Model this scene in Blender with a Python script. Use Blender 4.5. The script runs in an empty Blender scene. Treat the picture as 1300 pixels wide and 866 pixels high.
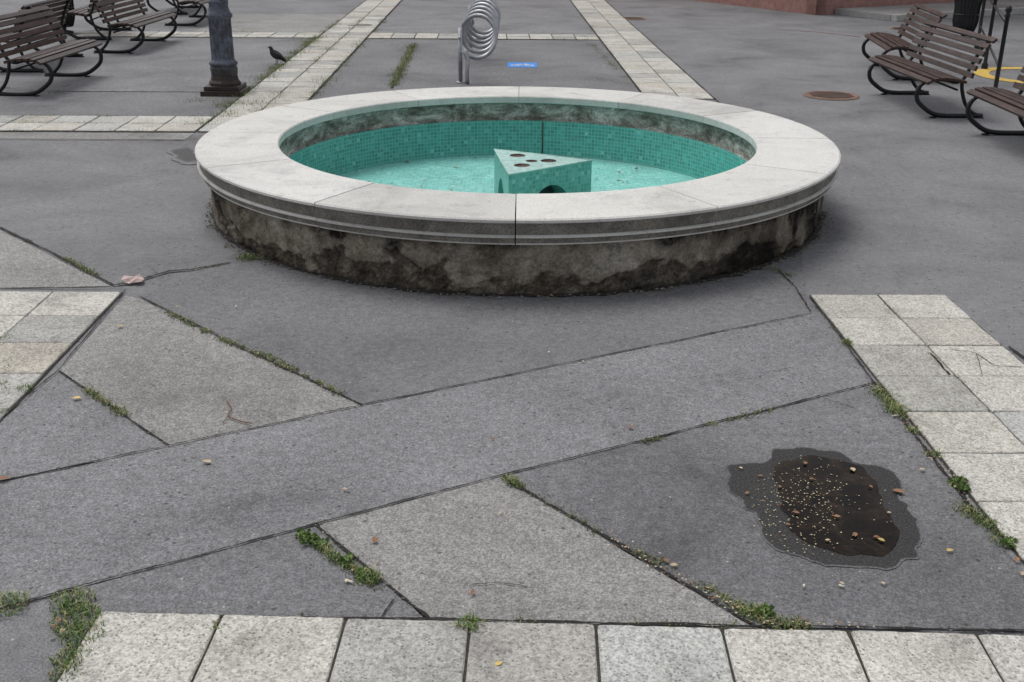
import bpy, bmesh, math, random
from math import sin, cos, pi, radians
from mathutils import Vector, Matrix, noise
random.seed(7)
scene = bpy.context.scene
COL = scene.collection

# ------------------------------------------------------------ site survey
F = 1389.0; TH = radians(21.9); RO = radians(0.5); HC = 2.15
def P(u, v, z=0.0):
    """plan position on the level z of a surveyed point (theodolite angles -> metres)"""
    x, y = u-650.0, v-433.0
    a = x*cos(RO)+y*sin(RO); b = -x*sin(RO)+y*cos(RO)
    d = Vector((a, F*cos(TH)-b*sin(TH), -F*sin(TH)-b*cos(TH)))
    t = (z-HC)/d.z
    return Vector((d.x*t, d.y*t, z))
SL = 0.0187
def AB(a, b): return Vector((a - SL*b, b + SL*a, 0))

# ------------------------------------------------------------ node helpers
def new_mat(name):
    m = bpy.data.materials.new(name); m.use_nodes = True
    nt = m.node_tree; b = nt.nodes['Principled BSDF']
    return m, nt, b
class NT:
    def __init__(s, nt): s.nt = nt; s.n = nt.nodes; s.l = nt.links
    def link(s, a, b): s.l.new(a, b)
    def coord(s, kind='Object'):
        return s.n.new('ShaderNodeTexCoord').outputs[kind]
    def noise(s, vec, scale, detail=4, rough=.55, dist=0.0):
        n = s.n.new('ShaderNodeTexNoise'); n.inputs['Scale'].default_value = scale
        n.inputs['Detail'].default_value = detail; n.inputs['Roughness'].default_value = rough
        n.inputs['Distortion'].default_value = dist
        s.link(vec, n.inputs['Vector']); return n.outputs['Fac']
    def vor(s, vec, scale, feature='F1', rnd=1.0):
        n = s.n.new('ShaderNodeTexVoronoi'); n.feature = feature
        n.inputs['Scale'].default_value = scale; n.inputs['Randomness'].default_value = rnd
        s.link(vec, n.inputs['Vector'])
        if feature != 'F1': return n.outputs['Distance']
        sep = s.n.new('ShaderNodeSeparateColor'); s.link(n.outputs['Color'], sep.inputs[0])
        return n.outputs['Distance'], sep.outputs
    def ramp(s, fac, stops, interp='LINEAR'):
        n = s.n.new('ShaderNodeValToRGB'); n.color_ramp.interpolation = interp
        e = n.color_ramp.elements
        while len(e) < len(stops): e.new(0.5)
        for el, (p, c) in zip(e, stops):
            el.position = p
            el.color = (c, c, c, 1) if isinstance(c, (int, float)) else (*c, 1)
        s.link(fac, n.inputs['Fac']); return n.outputs['Color']
    def mix(s, fac, a, b, mode='MIX'):
        n = s.n.new('ShaderNodeMix'); n.data_type = 'RGBA'; n.blend_type = mode
        for val, sock in ((fac, n.inputs[0]), (a, n.inputs[6]), (b, n.inputs[7])):
            if hasattr(val, 'node'): s.link(val, sock)
            elif isinstance(val, (int, float)):
                sock.default_value = val if sock.type == 'VALUE' else (val, val, val, 1)
            else: sock.default_value = (*val, 1)
        return n.outputs[2]
    def math(s, op, a, b=None, c=None):
        n = s.n.new('ShaderNodeMath'); n.operation = op
        for i, val in enumerate((a, b, c)):
            if val is None: continue
            if hasattr(val, 'node'): s.link(val, n.inputs[i])
            else: n.inputs[i].default_value = val
        return n.outputs[0]
    def vmath(s, op, a, b=None, scale=None):
        n = s.n.new('ShaderNodeVectorMath'); n.operation = op
        s.link(a, n.inputs[0])
        if b is not None:
            if hasattr(b, 'node'): s.link(b, n.inputs[1])
            else: n.inputs[1].default_value = b
        if scale is not None: n.inputs['Scale'].default_value = scale
        return n.outputs[0]
    def bump(s, h, strength, dist=0.004):
        n = s.n.new('ShaderNodeBump'); n.inputs['Strength'].default_value = strength
        n.inputs['Distance'].default_value = dist
        s.link(h, n.inputs['Height']); return n.outputs['Normal']
    def vcol(s, name):
        n = s.n.new('ShaderNodeVertexColor'); n.layer_name = name
        sp = s.n.new('ShaderNodeSeparateColor'); s.link(n.outputs['Color'], sp.inputs[0])
        return n.outputs['Color'], sp.outputs

def asphalt_color(N, co, base, tint, grain, pits, light):
    fine = N.noise(co, 125, 2, .85)
    mid = N.noise(co, 22, 3, .7)
    big = N.noise(co, .8, 6, .70, .4)
    c = tuple(base*t for t in tint)
    g = N.ramp(fine, [(.30, 1-.95*grain), (.5, 1.0), (.70, 1+1.2*grain)])
    col = N.mix(1.0, c, g, 'MULTIPLY')
    col = N.mix(1.0, col, N.ramp(mid, [(.3, .82), (.7, 1.15)]), 'MULTIPLY')
    col = N.mix(1.0, col, N.ramp(big, [(.30, .60), (.42, .88), (.52, 1.03), (.70, 1.24)]), 'MULTIPLY')
    vd, vc = N.vor(co, 38)
    size = N.math('MULTIPLY_ADD', vc[2], .28, .08)
    pit = N.math('MULTIPLY', N.math('LESS_THAN', vd, size), N.math('GREATER_THAN', vc[0], 1-.22*pits))
    col = N.mix(N.math('MULTIPLY', pit, .7), col, (base*.25, base*.25, base*.26))
    chip = N.math('MULTIPLY', N.math('LESS_THAN', vd, .19), N.math('GREATER_THAN', vc[1], 1-.10*light))
    col = N.mix(N.math('MULTIPLY', chip, .65), col, (.45, .43, .40))
    v2, v2c = N.vor(co, 2.3)
    spot = N.math('MULTIPLY', N.math('LESS_THAN', v2, .05), N.math('GREATER_THAN', v2c[2], .5))
    col = N.mix(N.math('MULTIPLY', spot, .35), col, (base*.35,)*3)
    return col, fine
def asphalt(name, base, tint=(1, 1, 1.03), grain=0.5, pits=0.5, light=0.3, seed=0):
    m, nt, b = new_mat(name); N = NT(nt)
    co = N.vmath('ADD', N.coord(), (seed*3.7, seed*1.9, 0))
    col, fine = asphalt_color(N, co, base, tint, grain, pits, light)
    N.link(col, b.inputs['Base Color'])
    b.inputs['Roughness'].default_value = .88
    b.inputs['Specular IOR Level'].default_value = .3
    N.link(N.bump(fine, .6, .005), b.inputs['Normal'])
    return m

def slab_mat(name='exposed_aggregate_concrete', base=(.475, .46, .42)):
    m, nt, b = new_mat(name); N = NT(nt); co = N.coord()
    at, _ = N.vcol('tone')
    fine = N.noise(co, 105, 2, .8)
    big = N.noise(co, 3, 5, .68, .4)
    vd, vc = N.vor(co, 85)
    col = N.mix(1.0, base, N.ramp(fine, [(.3, .55), (.48, 1.0), (.7, 1.28)]), 'MULTIPLY')
    col = N.mix(1.0, col, N.ramp(vc[1], [(0, .76), (.5, 1.0), (1, 1.16)]), 'MULTIPLY')
    peb = N.math('MULTIPLY', N.math('LESS_THAN', vd, .36), N.math('GREATER_THAN', vc[0], .82))
    col = N.mix(N.math('MULTIPLY', peb, .65), col, (.13, .12, .105))
    col = N.mix(1.0, col, N.ramp(big, [(.28, .64), (.46, .95), (.7, 1.12)]), 'MULTIPLY')
    col = N.mix(1.0, col, at, 'MULTIPLY')
    N.link(col, b.inputs['Base Color']); b.inputs['Roughness'].default_value = .9
    b.inputs['Specular IOR Level'].default_value = .25
    N.link(N.bump(N.math('ADD', fine, N.math('MULTIPLY', vd, -.5)), .6, .004), b.inputs['Normal'])
    return m

def simple(name, col, rough=.6, metal=0., nscale=20, var=.25, bump=.2, spec=.5, dist=.003):
    m, nt, b = new_mat(name); N = NT(nt); co = N.coord()
    n = N.noise(co, nscale, 4, .65); n2 = N.noise(co, nscale*.13, 3, .6)
    c = N.mix(1.0, col, N.ramp(n, [(.3, 1-var), (.7, 1+var)]), 'MULTIPLY')
    c = N.mix(1.0, c, N.ramp(n2, [(.3, 1-var*.7), (.7, 1+var*.7)]), 'MULTIPLY')
    N.link(c, b.inputs['Base Color']); b.inputs['Roughness'].default_value = rough
    b.inputs['Metallic'].default_value = metal; b.inputs['Specular IOR Level'].default_value = spec
    N.link(N.bump(n, bump, dist), b.inputs['Normal'])
    return m

# ------------------------------------------------------------ mesh helpers
def mk(bm, name, mats, parent=None, smooth=False, recalc=False):
    if recalc: bmesh.ops.recalc_face_normals(bm, faces=bm.faces)
    me = bpy.data.meshes.new(name); bm.to_mesh(me); bm.free()
    o = bpy.data.objects.new(name, me); COL.objects.link(o)
    for m in (mats if isinstance(mats, (list, tuple)) else [mats]): me.materials.append(m)
    if smooth:
        for p in me.polygons: p.use_smooth = True
    if parent: o.parent = parent
    return o
def empty(name, loc=(0, 0, 0), rot=0):
    e = bpy.data.objects.new(name, None); COL.objects.link(e)
    e.location = loc; e.rotation_euler = (0, 0, rot); e.empty_display_size = .2
    return e
def tube(bm, pts, r, seg=10, cap=True, mi=0):
    pts = [Vector(p) for p in pts]; n = len(pts)
    rad = r if isinstance(r, (list, tuple)) else [r]*n
    tans = []
    for i in range(n):
        a = pts[max(i-1, 0)]; b = pts[min(i+1, n-1)]; tans.append((b-a).normalized())
    t0 = tans[0]; up = Vector((0, 0, 1)) if abs(t0.z) < .9 else Vector((1, 0, 0))
    nrm = t0.cross(up).normalized(); rings = []
    for i in range(n):
        t = tans[i]; nrm = (nrm - t*nrm.dot(t)).normalized(); bi = t.cross(nrm)
        rings.append([bm.verts.new(pts[i]+(nrm*cos(2*pi*k/seg)+bi*sin(2*pi*k/seg))*rad[i]) for k in range(seg)])
    for i in range(n-1):
        for k in range(seg):
            f = bm.faces.new((rings[i][k], rings[i][(k+1) % seg], rings[i+1][(k+1) % seg], rings[i+1][k]))
            f.smooth = True; f.material_index = mi
    if cap:
        bm.faces.new(rings[0][::-1]).material_index = mi; bm.faces.new(rings[-1]).material_index = mi
def smooth_path(pts, n=6, closed=False):
    pts = [Vector(p) for p in pts]; out = []; L = len(pts)
    rng = range(L) if closed else range(L-1)
    for i in rng:
        if closed: p0, p1, p2, p3 = pts[i-1], pts[i], pts[(i+1) % L], pts[(i+2) % L]
        else: p0, p1, p2, p3 = pts[max(i-1, 0)], pts[i], pts[i+1], pts[min(i+2, L-1)]
        for k in range(n):
            t = k/n
            out.append(.5*((2*p1)+(p2-p0)*t+(2*p0-5*p1+4*p2-p3)*t*t+(3*p1-p0-3*p2+p3)*t**3))
    if not closed: out.append(pts[-1])
    return out
def box(bm, c, d, M=None, mi=0, bev=0.0):
    mat = Matrix.Translation(c) @ Matrix.Diagonal((d[0], d[1], d[2], 1))
    if M is not None: mat = M @ mat
    r = bmesh.ops.create_cube(bm, size=1, matrix=mat)
    fs = {f for v in r['verts'] for f in v.link_faces}
    for f in fs: f.material_index = mi
    if bev:
        es = {e for v in r['verts'] for e in v.link_edges}
        bmesh.ops.bevel(bm, geom=list(es), offset=bev, segments=2, affect='EDGES', profile=.7)
def lathe(bm, prof, seg=48, c=(0, 0, 0), mi=0, a0=0, a1=2*pi, smooth=True):
    full = abs(a1-a0-2*pi) < 1e-6; n = seg if full else seg+1
    rings = []
    for r, z in prof:
        rings.append([bm.verts.new((c[0]+max(r, 1e-5)*cos(a0+(a1-a0)*k/seg), c[1]+max(r, 1e-5)*sin(a0+(a1-a0)*k/seg), c[2]+z)) for k in range(n)])
    for i in range(len(prof)-1):
        for k in range(seg):
            k2 = (k+1) % n
            f = bm.faces.new((rings[i][k], rings[i][k2], rings[i+1][k2], rings[i+1][k]))
            f.smooth = smooth; f.material_index = mi
    return rings

# ------------------------------------------------------------ materials
M_ground = asphalt('asphalt', .175, grain=.48, seed=0)
M_dark = asphalt('asphalt_dark', .142, grain=.55, pits=.7, seed=2)
M_mid = asphalt('asphalt_mid', .180, grain=.6, pits=1.0, seed=3)
M_light = asphalt('asphalt_light', .232, (1.02, 1, .96), grain=.62, pits=.7, seed=4)
M_front = asphalt('asphalt_smooth', .155, grain=.42, pits=.6, seed=5)
M_back = asphalt('asphalt_back', .160, grain=.5, seed=6)
M_slab = slab_mat()
M_soil = simple('joint_soil', (.040, .036, .028), .95, nscale=60, var=.5, bump=.6)
M_crack = simple('crack_dirt', (.018, .016, .014), .97, nscale=80, var=.5, bump=.5)

FC = Vector((.03, 8.33, 0)); T = .494
# ------------------------------------------------------------ ground (one sheet, opening at the basin)
bm = bmesh.new()
S = 96; rr_ = [1.9, 3, 6, 15, 40, 120, 400]
rings = [[bm.verts.new((FC.x+r*cos(2*pi*k/S), FC.y+r*sin(2*pi*k/S), 0)) for k in range(S)] for r in rr_]
for i in range(len(rr_)-1):
    for k in range(S): bm.faces.new((rings[i][k], rings[i+1][k], rings[i+1][(k+1) % S], rings[i][(k+1) % S]))
mk(bm, 'ground', M_ground)

def densify(pts, step, closed, jag):
    out = []; L = len(pts)
    for i in range(L if closed else L-1):
        a, b = pts[i], pts[(i+1) % L]; n = max(1, int((b-a).length/step))
        t = (b-a); q = Vector((-t.y, t.x, 0)).normalized() if t.length > 0 else Vector((0, 0, 0))
        for k in range(n):
            p = a.lerp(b, k/n)
            w = noise.noise(Vector((p.x*4, p.y*4, 3)))*jag*1.6 + noise.noise(Vector((p.x*38, p.y*38, 7)))*jag*.7
            if k or closed: p = p+q*w
            out.append(p)
    if not closed: out.append(pts[-1])
    return out
def sheet(name, pts, mat, z=.004, step=.05, jag=.004, raw=False, parent=None):
    pp = [Vector((p.x, p.y, 0)) if raw else P(*p) for p in pts]
    pp = densify(pp, step, True, jag)
    bm = bmesh.new(); vs = [bm.verts.new((p.x, p.y, z)) for p in pp]
    es = [bm.edges.new((vs[i], vs[(i+1) % len(vs)])) for i in range(len(vs))]
    bmesh.ops.triangle_fill(bm, edges=es, use_beauty=True)
    for f in bm.faces:
        if f.normal.z < 0: f.normal_flip()
    return mk(bm, name, mat, parent)
sheet('asphalt_pavement', [(75, 473), (215, 568), (0, 612), (-90, 631), (-60, 560), (8, 530)], M_mid)
sheet('asphalt_pavement', [(160, 376), (180, 381), (460, 516), (215, 568), (75, 472)], M_light)
sheet('asphalt_pavement', [(-100, 634), (215, 568), (460, 516), (1030, 398), (1110, 488), (635, 606), (400, 668), (40, 764), (-100, 802)], M_mid)
sheet('asphalt_pavement', [(100, 748), (400, 668), (545, 788), (127, 784)], M_dark)
sheet('asphalt_pavement', [(400, 668), (635, 606), (955, 797), (545, 790)], M_light)
sheet('asphalt_pavement', [(635, 606), (1110, 488), (1238, 655), (1330, 762), (1330, 803), (955, 797)], M_dark)
sheet('asphalt_pavement', [(-60, 270), (0, 293), (140, 364), (0, 367), (-90, 368)], M_light)
arc = []
a_s, a_e = radians(-142), radians(-33)
for k in range(25):
    a = a_s+(a_e-a_s)*k/24; arc.append(FC+Vector((cos(a), sin(a), 0))*2.27)
sheet('asphalt_pavement', [P(180, 377)]+arc+[P(1030, 398), P(460, 516)], M_front, raw=True)
def quad(name, a0, a1, b0, b1, mat, z=.004):
    return sheet(name, [AB(a0, b0), AB(a1, b0), AB(a1, b1), AB(a0, b1)], mat, z, .12, .004, raw=True)
quad('asphalt_pavement', -2.1, 1.78, 10.9, 18.8, M_back)
quad('asphalt_pavement', -2.1, 1.78, 19.65, 40, M_mid)
quad('asphalt_pavement', -14, -2.95, 10.50, 10.82, M_light)
quad('asphalt_pavement', -14, -2.95, 11.7, 13.25, M_back)
quad('asphalt_pavement', -5.2, -2.95, 13.3, 18.7, M_mid)
quad('asphalt_pavement', -5.2, -2.95, 19.7, 23.0, M_light)

# ------------------------------------------------------------ paving slabs
bm = bmesh.new(); tone = bm.loops.layers.color.new('tone')
soil_rects = []
def slab(corners, z):
    c = sum(corners, Vector((0, 0, 0)))/4
    tl = [random.uniform(-.002, .002) for _ in range(4)]
    v = random.uniform(.86, 1.08); w = random.uniform(-.015, .015)
    colr = (v+w, v, v-w*1.3, 1)
    base = [bm.verts.new((p.x, p.y, 0.001)) for p in corners]
    n = 14; ring1 = []; ring2 = []
    for i in range(4):
        a, b = corners[i], corners[(i+1) % 4]
        for k in range(n):
            p = a.lerp(b, k/n); hz = z+tl[i]*(1-k/n)+tl[(i+1) % 4]*k/n
            j = max(0, noise.noise(Vector((p.x*30, p.y*30, 1))))*.008
            d = (c-p).normalized()
            cn = .004 if k == 0 else 0
            q = p + d*(.001+j*1.0+cn)
            ring1.append(bm.verts.new((q.x, q.y, hz-.004)))
            q2 = p + d*(.0045+j*1.5+cn)
            ring2.append(bm.verts.new((q2.x, q2.y, hz)))
    L = len(ring1); fs = []
    for i in range(L):
        fs.append(bm.faces.new((ring1[i], ring1[(i+1) % L], ring2[(i+1) % L], ring2[i])))
    for i in range(4):
        seg = ring1[i*n:(i+1)*n]+[ring1[((i+1)*n) % L]]
        fs.append(bm.faces.new([base[i], base[(i+1) % 4]]+seg[::-1]))
    fs.append(bm.faces.new(ring2))
    for f in fs:
        for lp in f.loops: lp[tone] = colr
def strip(a0, a1, b0, b1, T=AB, pitch=.4, gap=.006):
    na = max(1, round((a1-a0)/pitch)); nb = max(1, round((b1-b0)/pitch))
    pa = (a1-a0)/na; pb = (b1-b0)/nb
    for i in range(na):
        for j in range(nb):
            x0 = a0+i*pa+gap/2; x1 = a0+(i+1)*pa-gap/2; y0 = b0+j*pb+gap/2; y1 = b0+(j+1)*pb-gap/2
            jx = random.uniform(-.002, .002); jy = random.uniform(-.002, .002); r = random.uniform(-.002, .002)
            cs = [T(x0+jx, y0+jy-r), T(x1+jx, y0+jy+r), T(x1+jx-r, y1+jy+r), T(x0+jx-r, y1+jy-r)]
            slab(cs, .015+random.uniform(-.0015, .0015))
    m = .004
    soil_rects.append([T(a0-m, b0-m), T(a1+m, b0-m), T(a1+m, b1+m), T(a0-m, b1+m)])
strip(1.868, 2.668, 1.66, 6.06)
strip(-2.97, -2.17, 1.68, 6.08)
rb = radians(-1.55)
def TB(a, b):
    return Vector((a*cos(rb)-b*sin(rb), 2.912+a*sin(rb)+b*cos(rb), 0))
strip(-1.325, -1.325+.4*8, -.8, 0, TB, gap=.007)
strip(-2.93, -2.13, 10.86, 40.0, gap=.012)
strip(1.80, 2.60, 12.98, 40.0, gap=.010)
strip(-13.73, -2.95, 10.86, 11.66, gap=.012)
strip(-6.97, -2.95, 18.85, 19.6, gap=.014)
strip(-2.11, 1.78, 18.85, 19.6, gap=.014)
mk(bm, 'paving_slabs', M_slab, recalc=True)
bm = bmesh.new()
for i, r in enumerate(soil_rects):
    bm.faces.new([bm.verts.new((p.x, p.y, .0070+i*.0004)) for p in r])
mk(bm, 'joint_soil', M_soil)

# ------------------------------------------------------------ cracks
def ribbon(bm, pts, w, z=.0105, step=.012, jag=.005, taper=False, raw=False):
    pp = [Vector((p[0], p[1], 0)) if raw else P(*p) for p in pts]
    pp = densify(pp, step, False, jag); n = len(pp); prev = None
    for i, p in enumerate(pp):
        t = (pp[min(i+1, n-1)]-pp[max(i-1, 0)]).normalized(); q = Vector((-t.y, t.x, 0))
        ww = w*(.25+1.4*abs(noise.noise(Vector((p.x*6, p.y*6, 5))))+1.0*abs(noise.noise(Vector((p.x*31, p.y*31, 9))))+.35*random.random())
        if taper: ww *= min(1, (n-1-i)/max(1, n*.5))+.05
        a = bm.verts.new((p.x+q.x*ww/2, p.y+q.y*ww/2, z)); b = bm.verts.new((p.x-q.x*ww/2, p.y-q.y*ww/2, z))
        if prev: bm.faces.new((prev[1], b, a, prev[0]))
        prev = (a, b)
bm = bmesh.new()
LINES = [
 ([(-100, 634), (215, 568), (460, 516), (1030, 399)], .0075),
 ([(-100, 802), (40, 764), (400, 668), (635, 606), (1110, 488)], .0080),
 ([(75, 473), (215, 568)], .011), ([(177, 379), (310, 445), (460, 516)], .011),
 ([(0, 290), (70, 324), (145, 364)], .016),
 ([(145, 364), (175, 358), (215, 346), (250, 343), (292, 335)], .018),
 ([(400, 668), (470, 726), (545, 788)], .009), ([(635, 606), (800, 702), (955, 795)], .011),
 ([(1110, 488), (1150, 540), (1195, 598), (1240, 655), (1310, 722)], .016),
 ([(1028, 378), (1110, 488)], .008), ([(988, 344), (1010, 366), (1029, 397)], .008),
 ([(125, 784), (485, 788), (955, 797), (1330, 804)], .010),
 ([(500, 764), (485, 786)], .006), ([(160, 369), (75, 471), (0, 535)], .007),
 ([(0, 367), (160, 368)], .007), ([(1045, 508), (1085, 520)], .004),
 ([(527, 55), (497, 113)], .03), ([(1280, 442), (1320, 470)], .02),
]
for pts, w in LINES: ribbon(bm, pts, w)
for pts in ([(180, 383), (150, 385), (176, 372)], [(1000, 470), (960, 476), (930, 470)],
            [(600, 745), (640, 743), (690, 752)], [(205, 352), (190, 340), (150, 352)],
            [(480, 28), (380, 26)]):
    ribbon(bm, pts, .0035, taper=True, jag=.012)
for (a0, a1, b) in ((-14, -2.95, 10.46), (-14, -2.95, 13.27), (-2.1, 1.78, 18.83), (-2.1, 1.78, 19.63), (-14, -2.95, 10.84)):
    p, q = AB(a0, b), AB(a1, b); ribbon(bm, [(p.x, p.y), (q.x, q.y)], .02, raw=True, step=.06)
for a in (-2.94, -2.12, 1.79, 2.61):
    p, q = AB(a, 12.6), AB(a, 30); ribbon(bm, [(p.x, p.y), (q.x, q.y)], .02, raw=True, step=.06)
mk(bm, 'pavement_cracks', M_crack)
bm = bmesh.new()
for pts, w in (([(1205, 447), (1238, 452), (1262, 468), (1300, 470)], .004), ([(1238, 452), (1246, 480)], .003),
               ([(1180, 452), (1205, 480)], .010)):
    ribbon(bm, pts, w, z=.0185, jag=.008)
mk(bm, 'slab_cracks', M_crack)

# ------------------------------------------------------------ puddle and damp patches
def damp_mat(name, seed, lo, md, hi):
    m, nt, b = new_mat(name); N = NT(nt); co = N.coord(); _, wv = N.vcol('wet')
    dry, fine = asphalt_color(N, N.vmath('ADD', co, (seed*3.7, seed*1.9, 0)), .142 if seed else .175, (1, 1, 1.03), .55 if seed else .48, .7, .3)
    wet = N.ramp(fine, [(.3, lo), (.5, md), (.75, hi)])
    k = N.math('ADD', wv[0], N.math('MULTIPLY', N.math('SUBTRACT', N.noise(co, 55, 3, .7), .5), .5))
    kk = N.ramp(k, [(.18, 0.0), (.55, 1.0)])
    N.link(N.mix(kk, dry, wet), b.inputs['Base Color'])
    N.link(N.math('MULTIPLY_ADD', kk, -.25, .88), b.inputs['Roughness']); b.inputs['Specular IOR Level'].default_value = .22
    N.link(N.bump(fine, .5, .004), b.inputs['Normal'])
    return m
def wobble(ring, a1, a2, fr=14):
    pp = smooth_path([P(*p) for p in ring], 10, True)
    return [p+Vector((noise.noise(p*fr), noise.noise(p*fr+Vector((5, 5, 5))), 0))*a1+Vector((noise.noise(p*50), noise.noise(p*50+Vector((5, 5, 5))), 0))*a2 for p in pp]
def damp(name, pp, c, m, z, parent=None, prof=((1.035, 0.0), (.975, 1.0), (.8, 1.0), (.4, 1.0))):
    bm = bmesh.new(); cl = bm.loops.layers.color.new('wet'); info = {}; rings = []
    for s_, wt in prof:
        ring = []
        for p in pp:
            q = c+(p-c)*s_; v = bm.verts.new((q.x, q.y, z)); info[v] = wt; ring.append(v)
        rings.append(ring)
    cv = bm.verts.new((c.x, c.y, z)); info[cv] = prof[-1][1]; L = len(pp)
    for i in range(3):
        for k_ in range(L): bm.faces.new((rings[i][k_], rings[i][(k_+1) % L], rings[i+1][(k_+1) % L], rings[i+1][k_]))
    for k_ in range(L): bm.faces.new((rings[3][k_], rings[3][(k_+1) % L], cv))
    for f in bm.faces:
        for lp in f.loops: w_ = info[lp.vert]; lp[cl] = (w_, w_, w_, 1)
    mk(bm, name, m, parent, recalc=True)
def puddle():
    root = empty('puddle')
    outer = [(927, 600), (942, 591), (972, 589), (985, 575), (1020, 571), (1065, 578), (1088, 591), (1118, 596), (1143, 612), (1139, 632), (1151, 650), (1164, 670), (1163, 697), (1148, 713), (1108, 722), (1062, 718), (1020, 709), (975, 688), (966, 662), (944, 640), (929, 624)]
    inner = [(985, 594), (1030, 582), (1080, 590), (1110, 610), (1122, 645), (1140, 676), (1130, 702), (1092, 708), (1050, 700), (1008, 680), (992, 640)]
    damp('wet_stain', wobble(outer, .022, .006), P(1055, 648), damp_mat('wet_asphalt', 2, (.012, .0115, .0115), (.030, .029, .029), (.085, .082, .08)), .0072, root)
    m, nt, b = new_mat('painted_reflection_water'); N = NT(nt); co = N.coord()
    n = N.noise(co, 7, 5, .65, .8); n2 = N.noise(co, 60, 3, .7)
    c_ = N.ramp(n, [(.3, (.003, .0018, .001)), (.5, (.009, .0055, .003)), (.66, (.026, .017, .010)), (.8, (.045, .032, .020))])  # dark brown reflection of the surroundings, put into the water's base colour
    c_ = N.mix(1.0, c_, N.ramp(n2, [(.3, .5), (.7, 1.5)]), 'MULTIPLY')
    N.link(c_, b.inputs['Base Color'])
    b.inputs['Roughness'].default_value = .03; b.inputs['IOR'].default_value = 1.33; b.inputs['Specular IOR Level'].default_value = .16
    sheet('water', wobble(inner, .02, .004), m, .0092, .02, .002, raw=True, parent=root)
puddle()
damp('damp_patch', wobble([(216, 190), (240, 187), (250, 196), (254, 206), (236, 208), (222, 200)], .05, .01, 6), P(238, 198), damp_mat('damp_asphalt', 0, (.03, .03, .03), (.06, .058, .058), (.11, .11, .11)), .006,
     prof=((1.15, 0.0), (.8, .6), (.5, 1.0), (.3, 1.0)))

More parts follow.
